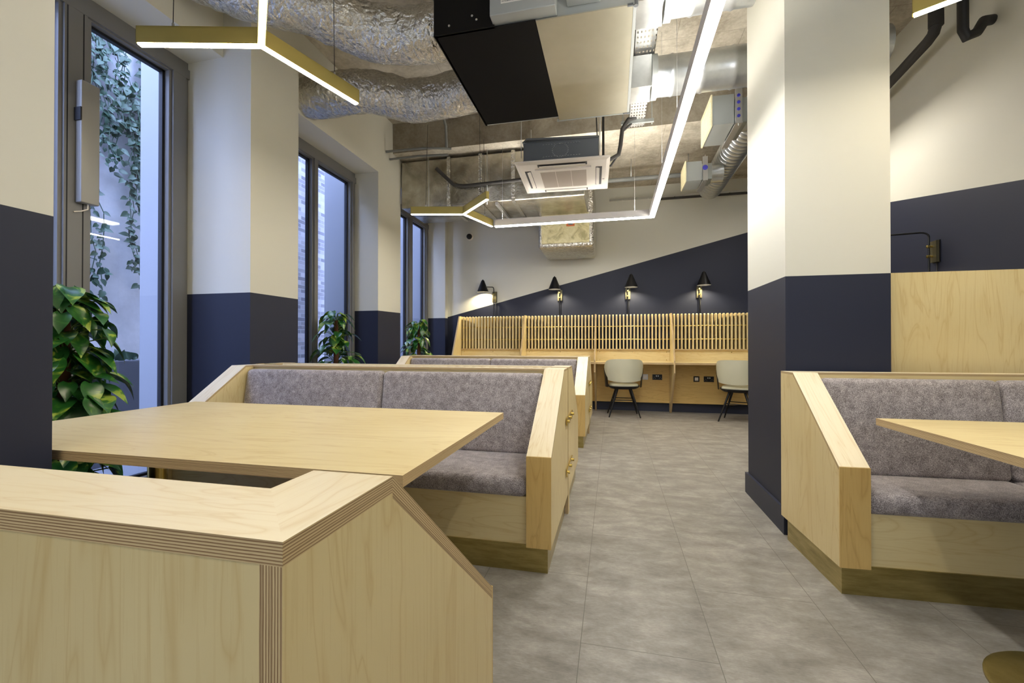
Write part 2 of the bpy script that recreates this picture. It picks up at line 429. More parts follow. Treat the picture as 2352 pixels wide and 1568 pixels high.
for v in range(95):
    y = rnd.uniform(2.1, 4.1); z = rnd.uniform(3.7, 4.9); pts = []
    L = rnd.uniform(.5, 1.7) + (1.3 if rnd.random() < .16 else 0) 
    k = int(L / .055); x = -4.95
    for i in range(k):
        pts.append((x, y, z)); y += rnd.uniform(-.03, .03) ; z -= .055; x = -4.95 + rnd.uniform(0, .1)
        for q in range(2):
            if rnd.random() < .8:
                s = rnd.uniform(.045, .085)
                leaf(m, (x, y, z), (rnd.uniform(-.2, .6), rnd.uniform(-1, 1), rnd.uniform(-1, .2)), (1, rnd.uniform(-.5, .5), .5), s, s * .8)
    m.tube([(a[0], a[1], a[2]) for a in pts[::3]] or pts, .004, 5)
for i in range(60):
    y = rnd.uniform(1.3, 4.1); s = rnd.uniform(.06, .11)
    leaf(m, (rnd.uniform(-4.85, -4.5), y, .93), (rnd.uniform(-1, 1), rnd.uniform(-1, 1), 1.2), (1, 0, .4), s, s * .8)
tag(m.build('ivy', 'ivy_leaf'), 'ivy trailing down the concrete wall outside the nearest window', 'plant')

# pillars
def pillar(name, x0, x1, y0, y1, label, base=True):
    t = thing('pillar', label, 'pillar', ((x0 + x1) / 2, (y0 + y1) / 2, 0)); hx, hy = (x1 - x0) / 2, (y1 - y0) / 2
    one('shaft', 'paint_pillar', lambda m: m.box(-hx, hx, -hy, hy, 0, ZC), parent=t)
    if base:
        def f(m):
            e = .018; a, b = hx + e, hy + e
            m.prism([(-a, -b, 0), (a, -b, 0), (a, -hy, 0), (-a, -hy, 0)], (0, 0, .145), 0, 0)
            m.prism([(-a, b, 0), (a, b, 0), (a, hy, 0), (-a, hy, 0)], (0, 0, .145), 0, 0)
            m.box(-a, -hx, -hy, hy, 0, .145); m.box(hx, a, -hy, hy, 0, .145)
        one('skirting', 'navy', f, parent=t)
pillar('p', .962, 1.478, 2.788, 3.50, 'free-standing square pillar, navy below cream, right of the aisle')
pillar('p', -2.35, -1.655, .1, .98, 'navy and cream pillar cut off by the left edge of the photo', False)
pillar('p', -2.9, -2.645, 2.75, 3.26, 'engaged wall pillar between the first and second window', False)

# ---------------------------------------------------------------- booths
def cushion(name, x0, x1, y0, y1, z0, z1, parent, lean=0, bev=.03):
    m = MB(); m.box(x0, x1, y0, y1, z0, z1)
    o = m.build(name, 'fabric', parent, bevel=bev)
    if lean:
        for v in o.data.vertices: v.co.y -= lean * max(0, 1 - (v.co.z - z0) / (z1 - z0))
    return o
def booth(W, D, H, hf, flat, label, loc, rz, zb=.125, tw=.118, ct=.012, ends=(1, 1), front='birch_warm', pal='birch_pale', th=.118, group=None, mid=None, seat_z=.43, dbl=False):
    """front of the wings at local y=0, back at y=D, centred on x"""
    t = thing('booth_bench', label, 'bench', loc, rz, group)
    hw = W / 2
    sl_ = (H - hf) / (D - flat); dr = ct * math.sqrt(1 + sl_ * sl_)
    prof = [(0, zb), (D, zb), (D, H - ct), (D - flat, H - ct), (D - flat, H - dr), (.0, hf - dr)]
    for s in (1, -1):
        xo = s * hw; xi = s * (hw - tw)
        def w(m):
            m.prism([(xo, y, z) for y, z in prof], (-s * .024, 0, 0), 0, 1, (0, 0, 1))
            m.prism([(xi, min(y, D - .021), z) for y, z in prof], (s * .018, 0, 0), 0, 1, (0, 0, 1))
            m.box(xo, xi, -.007, -.0005, zb, hf - .001, 2, (0, 0, 1))
        wg = one('wing', ['birch', 'ply_edge', front], w, parent=t)
        def c(m):
            # flat piece, mitred to the back cap
            fl = [(xo, D), (xi, D - tw), (xi, D - flat), (xo, D - flat)] if not dbl else [(xo, D), (xi, D), (xi, D - flat), (xo, D - flat)]
            m.prism([(x, y, H - ct) for x, y in fl], (0, 0, ct), 0, 1, (0, 1, 0))
            sl = V((0, -(D - flat), hf - H)); nn = V((0, hf - H, D - flat)).normalized()
            if nn.z < 0: nn = -nn
            A = [(D - flat, H), (0, hf), (0, hf - dr), (D - flat, H - dr)]; Lp = [[V((x, y, z)) for y, z in A] for x in (xo, xi)]
            m.face([Lp[0][0], Lp[1][0], Lp[1][1], Lp[0][1]], 0, sl); m.face([Lp[0][3], Lp[0][2], Lp[1][2], Lp[1][3]], 0, sl)
            for q in (0, 1): m.face(Lp[q], 1, None, (Lp[q][0], nn))
            m.face([Lp[0][1], Lp[1][1], Lp[1][2], Lp[0][2]], 1, None, (Lp[0][1], nn))
        one('wing_cap', [pal, 'ply_edge'], c, parent=wg)
    c0, c1 = (D - .150, D - .095) if dbl else (D - tw, D)
    cp = [(-hw, D), (hw, D), (hw - tw, D - tw), (-hw + tw, D - tw)] if not dbl else [(-hw + tw, c1), (hw - tw, c1), (hw - tw, c0), (-hw + tw, c0)]
    one('back_cap', [pal, 'ply_edge'], lambda m: m.prism([(x, y, H - ct) for x, y in cp], (0, 0, ct), 0, 1, (1, 0, 0)), parent=t)
    def bp(m):
        if dbl: m.box(-hw + tw, hw - tw, c0 + .01, c1 - .005, zb, H - ct, 0, (1, 0, 0)); return
        m.box(-hw + .024, hw - .024, D - .02, D - .001, zb, H - ct, 0, (0, 0, 1)); m.box(-hw + tw, hw - tw, D - tw, D - tw + .02, .4, H - ct, 0, (1, 0, 0))
        m.box(-hw + tw, hw - tw, D - tw + .02, D - .02, H - ct - .03, H - ct, 0)
    one('back_panel', 'birch', bp, parent=t)
    one('seat_front', ['birch', 'ply_edge'], lambda m: m.board(-hw + tw, hw - tw, .03, .05, zb, seat_z - .08, 0, 1, (1, 0, 0)), parent=t)
    one('seat_box', 'birch', lambda m: m.box(-hw + tw, hw - tw, .05, D - tw, seat_z - .11, seat_z - .085, 0, (1, 0, 0)), parent=t)
    def pl(m): m.box(-hw + .02, hw - .02, .022, D - .03, 0, zb)
    one('plinth', 'brass_plinth', pl, parent=t, label='tarnished brass kick plinth')
    a, b = -hw + tw + .004, hw - tw - .004; c = mid if mid is not None else 0
    yb = c0 + .009 if dbl else D - tw
    for x0, x1 in ((a, c - .002), (c + .002, b)):
        cushion('backrest_cushion', x0, x1, yb - .075, yb, seat_z, H - ct - .014, t, lean=.07)
    for x0, x1 in ((a, c - .001), (c + .001, b)):
        cushion('seat_cushion', x0, x1, .012, yb - .02, seat_z - .085, seat_z + .008, t, bev=.034)
    return t
WL = 2.36; XC = -.28 - WL / 2
booth(1.34, .677, .908, .505, .195, 'foreground plywood booth bench seen from behind, closest to the camera', (-.28 - .67, 1.004, 0), 0, seat_z=.40, ct=.022).rotation_euler = (0, 0, PI)
booth(WL, .77, .93, .553, .215, 'plywood booth bench facing the camera across the big table', (XC, 2.03, 0), 0, mid=0, dbl=True)
booth(WL, .77, .93, .50, .215, 'booth bench backing onto the one across the table, facing the far wall', (XC, 3.635, 0), PI, dbl=True)
booth(WL, .77, .93, .553, .215, 'farther booth bench facing the camera, in front of the study desks', (XC, 4.59, 0), 0, dbl=True)
booth(WL, .77, .93, .50, .215, 'rearmost booth bench, turned toward the slatted study desks', (XC, 6.195, 0), PI, dbl=True)
def screen(y, label, nm=34):
    t = thing('booth_divider', label, 'divider', (XC, y, 0), 0, 'slatted dividers between booth backs'); h = WL / 2
    for e in (-1, 1):
        one('end_post', ['birch', 'ply_edge'], lambda m: m.board(e * (h + .003), e * (h - .020), -.030, .030, 0, .932, 0, 1), parent=t)
    hi = h - .12
    for e in (-1, 1):
        one('rail', ['birch_pale', 'ply_edge'], lambda m: m.board(-hi, hi, e * .122, e * .104, .86, .93, 0, 1, (1, 0, 0)), parent=t)
    one('cross_beam', ['birch', 'ply_edge'], lambda m: m.board(-h + .021, h - .021, -.012, .012, .72, .80, 0, 1, (1, 0, 0)), parent=t)
    ref = None
    for i in range(nm):
        x = -hi + .035 + i * (2 * hi - .07) / (nm - 1)
        if ref is None:
            ref = one('slat', ['birch_pale', 'ply_edge'], lambda m: m.prism([(-.030, -.103, .80), (-.010, -.103, .80), (.030, .103, .80), (.010, .103, .80)], (0, 0, .122), 0, 0), parent=t); ref.location = (x, 0, 0)
        else:
            o = ref.copy(); C.objects.link(o); o.location = (x, 0, 0)
    for z in (.30, .61):
        b = one('strap', 'brass', lambda m: m.box(h + .005, h + .012, -.18, .18, z - .022, z + .022), parent=t)
        for yy in (-.15, 0, .15):
            one('knob', 'brass', lambda m: m.lathe([(0, .0), (.007, .0), (.007, .004), (.0095, .004), (.0095, .014), (0, .014)], 14, 0, (h + .010, yy, z), 'x'), parent=b)
    return t
screen(2.832, 'slatted divider with brass straps between the booth backs nearest the big table')
screen(5.392, 'slatted divider with brass straps between the farther booth backs')
# right-hand booth
booth(1.70, .585, .93, .555, .15, 'plywood booth bench at right, built against the navy pillar', (.945 + .85, 2.19, 0), R(2.6), mid=.05)

# wood panel behind right booth
def wp(m): m.board(1.485, 2.66, 2.86, 2.885, 0, 1.478, 0, 1, (0, 0, 1))
one('screen_panel', ['birch', 'ply_edge'], wp, 'tall plywood privacy panel standing behind the right booth', 'panel')

# ---------------------------------------------------------------- tables
def table(label, loc, W, D, peds, rz=0):
    t = thing('table', label, 'table', loc, rz)
    one('tabletop', ['birch', 'ply_edge'], lambda m: m.board(0, W, 0, D, .72, .75, 0, 1, (1, 0, 0)), parent=t)
    for px, py in peds:
        p = one('pedestal', 'brass', lambda m: m.tube([(px, py, .012), (px, py, .715)], .036, 24), parent=t)
        one('base_plate', 'brass_plinth', lambda m: m.lathe([(0, .014), (.24, .014), (.25, .008), (.25, 0)], 48, 0, (px, py, 0)), parent=p)
        one('mounting_plate', 'black_metal', lambda m: m.box(px - .14, px + .14, py - .14, py + .14, .712, .7195), parent=p)
    return t
table('large birch plywood table between the two left booths', (-2.35, 1.012, 0), 1.835, 1.04, [(.42, .5), (1.42, .5)])
table('birch plywood table jutting in from the right edge of the photo', (1.17, 1.27, 0), 1.35, 1.0, [(.25, .37), (1.0, .4)], R(1.5))

# ---------------------------------------------------------------- study desks along the far wall
YD = 7.40
X = [-2.6, -1.44, -.272, .888, XR - .02]
t = thing('study_desk', 'long plywood study desk divided into bays along the far wall', 'desk', (0, 0, 0))
one('worktop', ['birch', 'ply_edge'], lambda m: m.board(X[0], X[4], 6.87, 7.38, .775, .805, 0, 1, (1, 0, 0)), parent=t)
for i in range(4):
    a, b = X[i] + .012, X[i + 1] - .012
    u = one('upstand_board', ['birch_warm' if i == 9 else 'birch', 'ply_edge'], lambda m: m.board(a, b, 7.30, 7.318, .805, .985, 0, 1, (1, 0, 0)), parent=t)
    for px in ((a + .05), (a + b) / 2, b - .05):
        for pz in (.83, .955): one('screw', 'brass', lambda m: m.lathe([(0, -.004), (.006, -.004), (.006, .0)], 10, 0, (px, 7.299, pz), 'y'), parent=u)
    one('lower_board', ['birch_warm', 'ply_edge'], lambda m: m.board(a, b, 7.335, 7.353, .145, .775, 0, 1, (1, 0, 0)), parent=t)
for i in range(4):
    def dv(m):
        pr = [(7.38, 0), (7.27, 0), (6.83, .65), (6.83, .84), (7.20, 1.565), (7.38, 1.565)]
        m.prism([(X[i] - .011, y, z) for y, z in pr], (.022, 0, 0), 0, 1, (0, 0, 1))
    one('side_divider', ['birch', 'ply_edge'], dv, parent=t)
names = ['leftmost slatted plywood screen above the study desk, beside the navy corner', 'slatted screen bay left of the middle divider, above the study desk',
         'slatted screen above the desk bay with a cream chair', 'rightmost slatted screen above the study desk, cut off by the pillar']
slat_mesh = None
for i in range(4):
    a, b = X[i], X[i + 1]; n_ = round((b - a) / .0555)
    t = thing('slatted_screen', names[i], 'screen', ((a + b) / 2, 7.30, .985), 0, 'slatted screens above the study desk'); hw = (b - a) / 2 - .011
    one('rail', ['birch', 'ply_edge'], lambda m: m.board(-hw, hw, -.035, .07, 0, .02, 0, 1, (1, 0, 0)), parent=t)
    for zr in (.175, .385): one('rod', 'brass', lambda m: m.tube([(-hw, -.0, zr), (hw, -.0, zr)], .009, 12), parent=t)
    ref = None
    for k in range(1, n_):
        x = a + k * (b - a) / n_ - (a + b) / 2
        if ref is None:
            def sl(m): m.prism([(-.0115, -.03, .02), (-.0115, .07, .02), (-.0115, .07, .565), (-.0115, -.015, .575), (-.0115, -.03, .56)], (.023, 0, 0), 0, 0)
            ref = one('slat', ['birch', 'ply_edge'], sl, parent=t); ref.location = (x, 0, 0)
        else:
            o = ref.copy(); C.objects.link(o); o.location = (x, 0, 0)

# sockets
def socket(x, z, label):
    t = thing('double_socket', label, 'socket', (x, 7.335, z), 0, 'black twin sockets under the desk')
    one('plate', 'black_metal', lambda m: m.box(-.073, .073, -.012, 0, -.043, .043), parent=t)
    for sx in (-1, 1):
        one('rocker', 'silver', lambda m: m.box(sx * .014 - .007, sx * .014 + .007, -.016, -.012, .008, .028), parent=t)
        for dx, dz in ((0, .0), (-.014, -.022), (.014, -.022)):
            one('pin_hole', 'silver', lambda m: m.box(sx * .045 + dx - .003, sx * .045 + dx + .003, -.0135, -.012, dz - .002, dz + .002), parent=t)
def dataplate(x, z, label, fm):
    t = thing('data_outlet', label, 'outlet', (x, 7.335, z), 0, 'square data outlets under the desk')
    one('plate', fm, lambda m: m.box(-.043, .043, -.012, 0, -.043, .043), parent=t)
    one('module', 'white_plastic', lambda m: m.box(-.025, .025, -.015, -.012, -.025, .025), parent=t)
dataplate(.505, .555, 'silver framed data outlet beside the cream chair under the desk', 'silver')
socket(.69, .555, 'black double power socket right of the silver data outlet')
dataplate(1.275, .535, 'black framed data outlet under the rightmost desk bay', 'black_metal')
socket(1.455, .535, 'black double power socket under the rightmost desk bay')

# ---------------------------------------------------------------- wall lamps
def lamp(x, dx, dy, dz, label, cat='wall lamp', wall='far', loc=None, rz=0, group='black cone lamps above the study desk'):
    t = thing('wall_lamp', label, cat, loc or (x, YF, 1.905), rz, group)
    one('backplate', 'plate_dark', lambda m: m.box(-.038, .038, -.03, 0, -.09, .09), parent=t)
    one('mount', 'black_metal', lambda m: m.box(-.042, .042, -.008, 0, -.095, .095), parent=t)
    ax = (-.004, -.055)
    top = .17
    for z in (-.04, .045): one('clamp', 'brass', lambda m: m.lathe([(0, -.072), (.013, -.07), (.014, -.05), (.008, -.048), (.008, -.03)], 14, 0, (ax[0], 0, z), 'y'), parent=t)
    path = [(ax[0], ax[1], -.46), (ax[0], ax[1], top - .04)]
    for i in range(5):
        a = i / 4 * PI / 2; path.append((ax[0] + dx * .12 * (1 - math.cos(a)), ax[1] + dy * .12 * (1 - math.cos(a)), top - .04 + .04 * math.sin(a)))
    path.append((ax[0] + dx * .8, ax[1] + dy * .8, top))
    one('stem', 'black_metal', lambda m: m.tube(path, .0075, 10), parent=t)
    one('cable', 'black', lambda m: m.tube([(.018, -.012, -.09), (.02, -.012, -.42)], .004, 8), parent=t)
    sx, sy = ax[0] + dx, ax[1] + dy
    one('joint', 'brass', lambda m: m.tube([(ax[0] + dx * .72, ax[1] + dy * .72, top), (ax[0] + dx * .9, ax[1] + dy * .9, top)], .011, 12), parent=t)
    sh = one('shade', 'black_metal', lambda m: m.lathe([(0.0, .10), (.010, .10), (.012, .09), (.024, .085), (.103, -.115), (.100, -.115), (.022, .078), (.0, .08)], 32, 0, (sx, sy, top - .02 + dz)), parent=t)
    one('bulb', 'bulb', lambda m: m.lathe([(0, .03), (.018, .02), (.026, -.01), (.018, -.035), (0, -.042)], 16, 0, (sx, sy, top - .06 + dz)), parent=sh)
    return t
lamp(-2.02, -.175, -.08, .045, 'leftmost black cone wall lamp, the one against cream paint')
lamp(-.873, -.06, -.17, .045, 'second black cone wall lamp from left, on the diagonal paint edge')
lamp(.24, .05, -.17, .045, 'black cone wall lamp above the chair bay, on navy')
lamp(1.332, .035, -.17, .045, 'rightmost black cone wall lamp above the desk, nearest the pillar')
l4 = lamp(0, -.1, -.5, 0, 'black cone lamp with brass clamps on the right wall, half hidden by pillar', loc=(XR, 4.42, 1.865), rz=-PI / 2, group=None)
if 'group' in l4: del l4['group']

# ---------------------------------------------------------------- chairs
def chair(label, loc, rz):
    t = thing('chair', label, 'chair', loc, rz, 'cream bucket chairs at the study desk')
    def superell(a, b, z, n=40, p=2.6):
        out = []
        for i in range(n):
            th = 2 * PI * i / n; c, s_ = math.cos(th), math.sin(th)
            out.append(V((a * abs(c) ** (2 / p) * (1 if c > 0 else -1), b * abs(s_) ** (2 / p) * (1 if s_ > 0 else -1), z)))
        return out
    def loft(m, rings, mi=0):
        for r0, r1 in zip(rings, rings[1:]):
            for i in range(len(r0)):
                j = (i + 1) % len(r0); m.face([r0[i], r0[j], r1[j], r1[i]], mi, smooth=True)
        m.face(rings[-1], mi, smooth=True); m.face(rings[0][::-1], mi, smooth=True)
    one('seat', 'leather', lambda m: loft(m, [superell(.19, .19, .435), superell(.215, .21, .45), superell(.215, .21, .475), superell(.20, .195, .49), superell(.12, .12, .492)]), parent=t, weld=True)
    one('seat_shell', 'black_metal', lambda m: loft(m, [superell(.10, .10, .405), superell(.19, .18, .415), superell(.232, .222, .445), superell(.236, .225, .46), superell(.19, .19, .448)]), parent=t, weld=True)
    def back(m, t0=-88, t1=88, off=0., th=.032, zl=None, zh_=None, n=26, nz=8):
        grid = []
        for i in range(n + 1):
            a = t0 + (t1 - t0) * i / n; q = abs(a) / 88; ar = R(a); row = []
            zb = (.522 + .05 * q ** 2) if zl is None else zl(q); zt = (.862 - .012 * q * q - .13 * q ** 5) if zh_ is None else zh_(q)
            for k in range(nz + 1):
                u = k / nz; z = zb + (zt - zb) * u; fl = .262 + .025 * min(1, (z - .44) / .3)
                rr = fl + off; row.append((V((math.sin(ar) * rr, -math.cos(ar) * rr * .9, z)), V((math.sin(ar) * (rr - th), -math.cos(ar) * (rr - th) * .9, z))))
            grid.append(row)
        for i in range(n):
            for k in range(nz):
                for q in (0, 1):
                    f = [grid[i][k][q], grid[i + 1][k][q], grid[i + 1][k + 1][q], grid[i][k + 1][q]]
                    m.face(f if q == 0 else f[::-1], 0, smooth=True)
            m.face([grid[i][0][0], grid[i][0][1], grid[i + 1][0][1], grid[i + 1][0][0]]); m.face([grid[i][nz][1], grid[i][nz][0], grid[i + 1][nz][0], grid[i + 1][nz][1]])
        for i in (0, n):
            for k in range(nz): m.face([grid[i][k][0], grid[i][k + 1][0], grid[i][k + 1][1], grid[i][k][1]])
    one('backrest', 'leather', lambda m: back(m), parent=t, weld=True)
    for s in (-1, 1):
        a0, a1 = (62, 92) if s > 0 else (-92, -62)
        one('side_shell', 'black_metal', lambda m: back(m, a0, a1, .006, .008, lambda q: .44 + .0 * q, lambda q: .58 + .12 * max(0, (q - .7) / .3), 8, 5), parent=t, weld=True)
    for sx in (-1, 1):
        for sy in (-1, 1): one('leg', 'black_metal', lambda m: m.tube([(sx * .225, sy * .20, 0), (sx * .095, sy * .10, .42)], [.009, .018], 12), parent=t)
    for z, y in ((.25, -1), (.25, 1)):
        one('crossbar', 'black_metal', lambda m: m.tube([(-.145, y * .14, z), (.145, y * .14, z)], .0065, 8), parent=t)
    for x in (-1, 1): one('crossbar', 'black_metal', lambda m: m.tube([(x * .152, -.145, .235), (x * .152, .145, .235)], .0065, 8), parent=t)
    return t
chair('cream bucket chair with black legs at the open desk bay', (.155, 6.84, 0), R(4))
chair('cream bucket chair half hidden behind the pillar edge', (1.72, 6.70, 0), R(-24))

# ---------------------------------------------------------------- plants
def plant(label, loc, h, rad, nl, seed, L=.17, z0=.35):
    rnd = random.Random(seed)
    t = thing('potted_plant', label, 'plant', loc, 0)
    one('pot', 'pot', lambda m: m.lathe([(0, 0), (.13, 0), (.165, .30), (.15, .30), (.145, .27), (0, .27)], 32), parent=t)
    one('soil', 'soil', lambda m: m.lathe([(0, .28), (.146, .275)], 24), parent=t)
    one('moss_pole', 'moss_pole', lambda m: m.tube([(0, 0, .25), (.005, 0, h * .6), (0, .005, h - .1)], [.03, .028, .022], 12), parent=t)
    lm = MB(); sm = MB()
    for i in range(nl):
        z = z0 + (h - z0) * (i + rnd.random()) / nl; a = rnd.uniform(0, 2 * PI)
        taper = 1 - .45 * max(0, (z - z0) / (h - z0) - .45) / .55
        r = rad * taper * rnd.uniform(.35, 1.0); s = L * rnd.uniform(.7, 1.15)
        p = V((math.cos(a) * max(.04, r - s * .55), math.sin(a) * max(.04, r - s * .55), z))
        o = V((0, 0, z - rnd.uniform(.03, .12)))
        sm.tube([o, o.lerp(p, .55) + V((0, 0, .03)), p], .0035, 5)
        d = V((math.cos(a + rnd.uniform(-.7, .7)), math.sin(a + rnd.uniform(-.7, .7)), rnd.uniform(-1.15, -.05)))
        leaf(lm, p, d, (math.cos(a) * .5, math.sin(a) * .5, 1), s, s * .64, droop=.30)
    lm.build('foliage', 'leaf', t); sm.build('stems', 'stem', t)
    return t
p = plant('tall leafy pothos on a moss pole at the nearest window', (-2.78, 1.69, 0), 1.38, .33, 250, 5, .155)
one('price_label', 'label_white', lambda m: m.box(.10, .19, -.19, -.188, .70, .725), parent=p)
plant('pothos plant beside the middle window, behind the near booth', (-2.98, 4.27, 0), 1.44, .33, 150, 8, .15)
plant('pothos plant at the farthest window', (-2.92, 6.25, 0), 1.46, .33, 140, 12, .15)

# ---------------------------------------------------------------- pendants
def ypend(label, loc, ang, wires=True):
    t = thing('pendant_light', label, 'pendant light', loc, R(ang), 'brass three-armed pendant lights')
    w_, h_, L = .034, .085, .62
    for k in range(3):
        a = R(120 * k); c, s = math.cos(a), math.sin(a)
        def T(x, y, z): return (x * c - y * s, x * s + y * c, z)
        def arm(m):
            st = w_ * .5 / math.tan(R(60))
            for q in (-1, 1):
                m.prism([T(st, q * w_ / 2, .006), T(L, q * w_ / 2, .006), T(L, q * (w_ / 2 - .003), .006), T(st, q * (w_ / 2 - .003), .006)], (0, 0, h_), 0, 0)
            m.prism([T(0, w_ / 2, h_), T(L, w_ / 2, h_), T(L, -w_ / 2, h_), T(0, -w_ / 2, h_)], (0, 0, .004), 0, 0)
            m.prism([T(L - .003, w_ / 2, .006), T(L, w_ / 2, .006), T(L, -w_ / 2, .006), T(L - .003, -w_ / 2, .006)], (0, 0, h_ - .006), 0, 0)
        ar = one('arm', 'brass_satin', arm, parent=t)
        def df(m):
            m.prism([T(0, w_ / 2 - .004, 0), T(L - .006, w_ / 2 - .004, 0), T(L - .006, -w_ / 2 + .004, 0), T(0, -w_ / 2 + .004, 0)], (0, 0, .012), 0, 0)
        one('diffuser', 'led_warm', df, parent=ar)
        pz = ZC if loc[1] < 5.3 else ZF
        wx = V(T(L * .72, 0, h_))
        one('wire', 'black', lambda m: m.tube([wx, (wx.x * .95, wx.y * .95, (ZC if loc[1] < 4.7 else ZF) - loc[2])], .0022, 6), parent=t)
        one('wire_clip', 'silver', lambda m: m.tube([wx, wx + V((0, 0, .03))], .006, 8), parent=t)
    return t
ypend('near brass three-armed pendant light at top left', (-1.751, 1.885, 2.6), 194)
ypend('farther brass three-armed pendant light below the lagged duct', (-1.705, 4.872, 2.6), 193)
ypend('brass pendant light cropped by the top right corner', (1.895, 2.08, 2.6), 150)
# white L shaped linear light
t = thing('linear_light', 'long white L-shaped linear LED pendant light', 'pendant light', (.46, 5.48, 2.6))
def hl(m):
    w2 = .03
    for q in (-1, 1):
        m.box(q * w2 - .002, q * w2 + .002, -4.9, q * -0 , .008, .09)
    m.box(-1.95, -w2, -w2 - .002, -w2 + .002, .008, .09); m.box(-1.95, w2, w2 - .002, w2 + .002, .008, .09); m.box(-1.952, -1.948, -w2, w2, .006, .09)
one('housing', 'white_trim', hl, parent=t)
def dl(m): m.box(-.027, .027, -4.9, .027, 0, .02); m.box(-1.945, -.027, -.027, .027, 0, .02)
one('diffuser', 'led_white', dl, parent=t)
one('uplight', 'led_up', lambda m: (m.box(-.024, .024, -4.9, .024, .070, .074), m.box(-1.94, -.024, -.024, .024, .070, .074)), parent=t)
for x, y in ((-1.85, 0), (-.2, 0), (0, -1.1), (0, -2.1), (0, -3.2)):
    top = (ZF if 5.48 + y > 5.4 else ZC) - 2.6
    one('wire', 'silver', lambda m: m.tube([(x, y, .09), (x, y, top)], .0012, 6), parent=t)
    one('wire_clip', 'silver', lambda m: m.tube([(x, y, .09), (x, y, .115)], .005, 8), parent=t)

# ---------------------------------------------------------------- ceiling plant
t = thing('fan_coil_unit', 'big ceiling fan coil unit with black and bare metal underside', 'air unit', (-.5, 3.36, 3.15))
one('casing', 'galv_grey', lambda m: m.box(-.655, .635, -.6, .62, .004, .50), parent=t)
one('insulation', 'black_foam', lambda m: (m.prism([(-.665, -.615, 0), (.02, -.615, 0), (.02, .6, 0), (-.665, .6, 0)], (0, 0, .004), 0, 0), m.box(-.665, -.25, -.625, -.6, 0, .5), m.box(-.672, -.655, -.62, .62, 0, .5)), parent=t)
one('underside_panel', 'galv_brushed', lambda m: m.box(.022, .625, -.61, .675, -.003, .004), parent=t)
one('edge_rail', 'galv_grey', lambda m: (m.box(.625, .645, -.62, .68, -.006, .016), m.box(.0, .64, .668, .682, -.006, .012)), parent=t)
el = one('electrics_box', 'galv_grey', lambda m: m.box(-.26, .16, -.70, -.6, .01, .32), parent=t, bevel=.006)
one('cable_box', 'galv_grey', lambda m: m.box(.22, .43, -.68, -.6, .055, .16), parent=t, bevel=.008)
def corners(m):
    for x, y in ((.64, -.61), (.64, .67)): m.lathe([(0, -.012), (.014, -.012), (.014, .02), (0, .02)], 12, 0, (x, y, 0)); m.box(x - .05, x, y - .006, y + .006, -.008, .006)
one('corner_bracket', 'unit_grey', corners, parent=t)
lb = one('rating_label', 'label_white', lambda m: m.box(-.185, .075, -.702, -.7, .075, .30), parent=el)
def txt(body, size, loc, rot, mat, parent, name='lettering'):
    c = bpy.data.curves.new(name, 'FONT'); c.body = body; c.size = size; c.extrude = .0002; c.materials.append(MATS[mat])
    o = bpy.data.objects.new(name, c); C.objects.link(o); o.location = loc; o.rotation_euler = rot; o.parent = parent
    me = bpy.data.meshes.new_from_object(o.evaluated_get(bpy.context.evaluated_depsgraph_get())); me.materials.clear(); me.materials.append(MATS[mat])
    q = bpy.data.objects.new(name, me); C.objects.link(q); q.location = loc; q.rotation_euler = rot; q.parent = parent; bpy.data.objects.remove(o); return q
txt('MITSUBISHI ELECTRIC CORPORATION', .0125, (-.18, -.7025, .083), (PI / 2, 0, 0), 'ink', lb)
def ll(m):
    for i in range(9): m.box(-.18, -.06, -.7027, -.702, .103 + i * .007, .1045 + i * .007)
    for i in range(4): m.box(-.03, .02, -.7027, -.702, .108 + i * .012, .110 + i * .012)
one('fine_print', 'ink', ll, parent=lb)
one('screws', 'silver', lambda m: [m.lathe([(0, -.004), (.007, -.003), (.008, 0)], 10, 0, (x, -.626, z), 'y') for x, z in ((-.56, .05), (-.40, .09), (-.37, .06))], parent=t)

def flex(label, pts, r, seed):
    rnd = random.Random(seed); pts = [V(p) for p in pts]; out = []; rr = []
    n_ = len(pts); steps = 9
    for i in range(n_ - 1):
        p0, p1, p2, p3 = pts[max(i - 1, 0)], pts[i], pts[i + 1], pts[min(i + 2, n_ - 1)]
        for k in range(steps):
            u = k / steps; out.append(.5 * ((2 * p1) + (p2 - p0) * u + (2 * p0 - 5 * p1 + 4 * p2 - p3) * u * u + (3 * p1 - p0 - 3 * p2 + p3) * u ** 3))
    out.append(pts[-1])
    m = MB(); seg = 36; rings = []; up = V((0, 0, 1)); bands = [rnd.uniform(-.005, .006) for _ in out]
    for i, p in enumerate(out):
        d = (out[min(i + 1, len(out) - 1)] - out[max(i - 1, 0)]).normalized(); a = (up - d * up.dot(d)).normalized(); b = d.cross(a); up = a
        ring = []
        for k in range(seg):
            th = 2 * PI * k / seg; q = r + bands[i] + .006 * math.sin(3 * th + i * .3) + .003 * math.sin(7 * th - i * .9) + rnd.uniform(-.003, .003)
            ring.append(p + (a * math.cos(th) + b * math.sin(th)) * q)
        rings.append(ring)
    for i in range(len(rings) - 1):
        for k in range(seg):
            l = (k + 1) % seg; m.face([rings[i][k], rings[i][l], rings[i + 1][l], rings[i + 1][k]], 0, smooth=True)
    m.face(rings[0][::-1]); m.face(rings[-1])
    return tag(m.build('flexible_duct', 'foil', weld=True), label, 'duct')
flex('crinkled foil flexible duct at top left, nearest the camera', [(-1.18, 3.02, 3.40), (-1.45, 3.0, 3.37), (-1.75, 2.92, 3.40), (-2.05, 2.72, 3.47), (-2.35, 2.55, 3.50), (-2.62, 2.38, 3.55), (-2.88, 2.2, 3.62)], .185, 2)
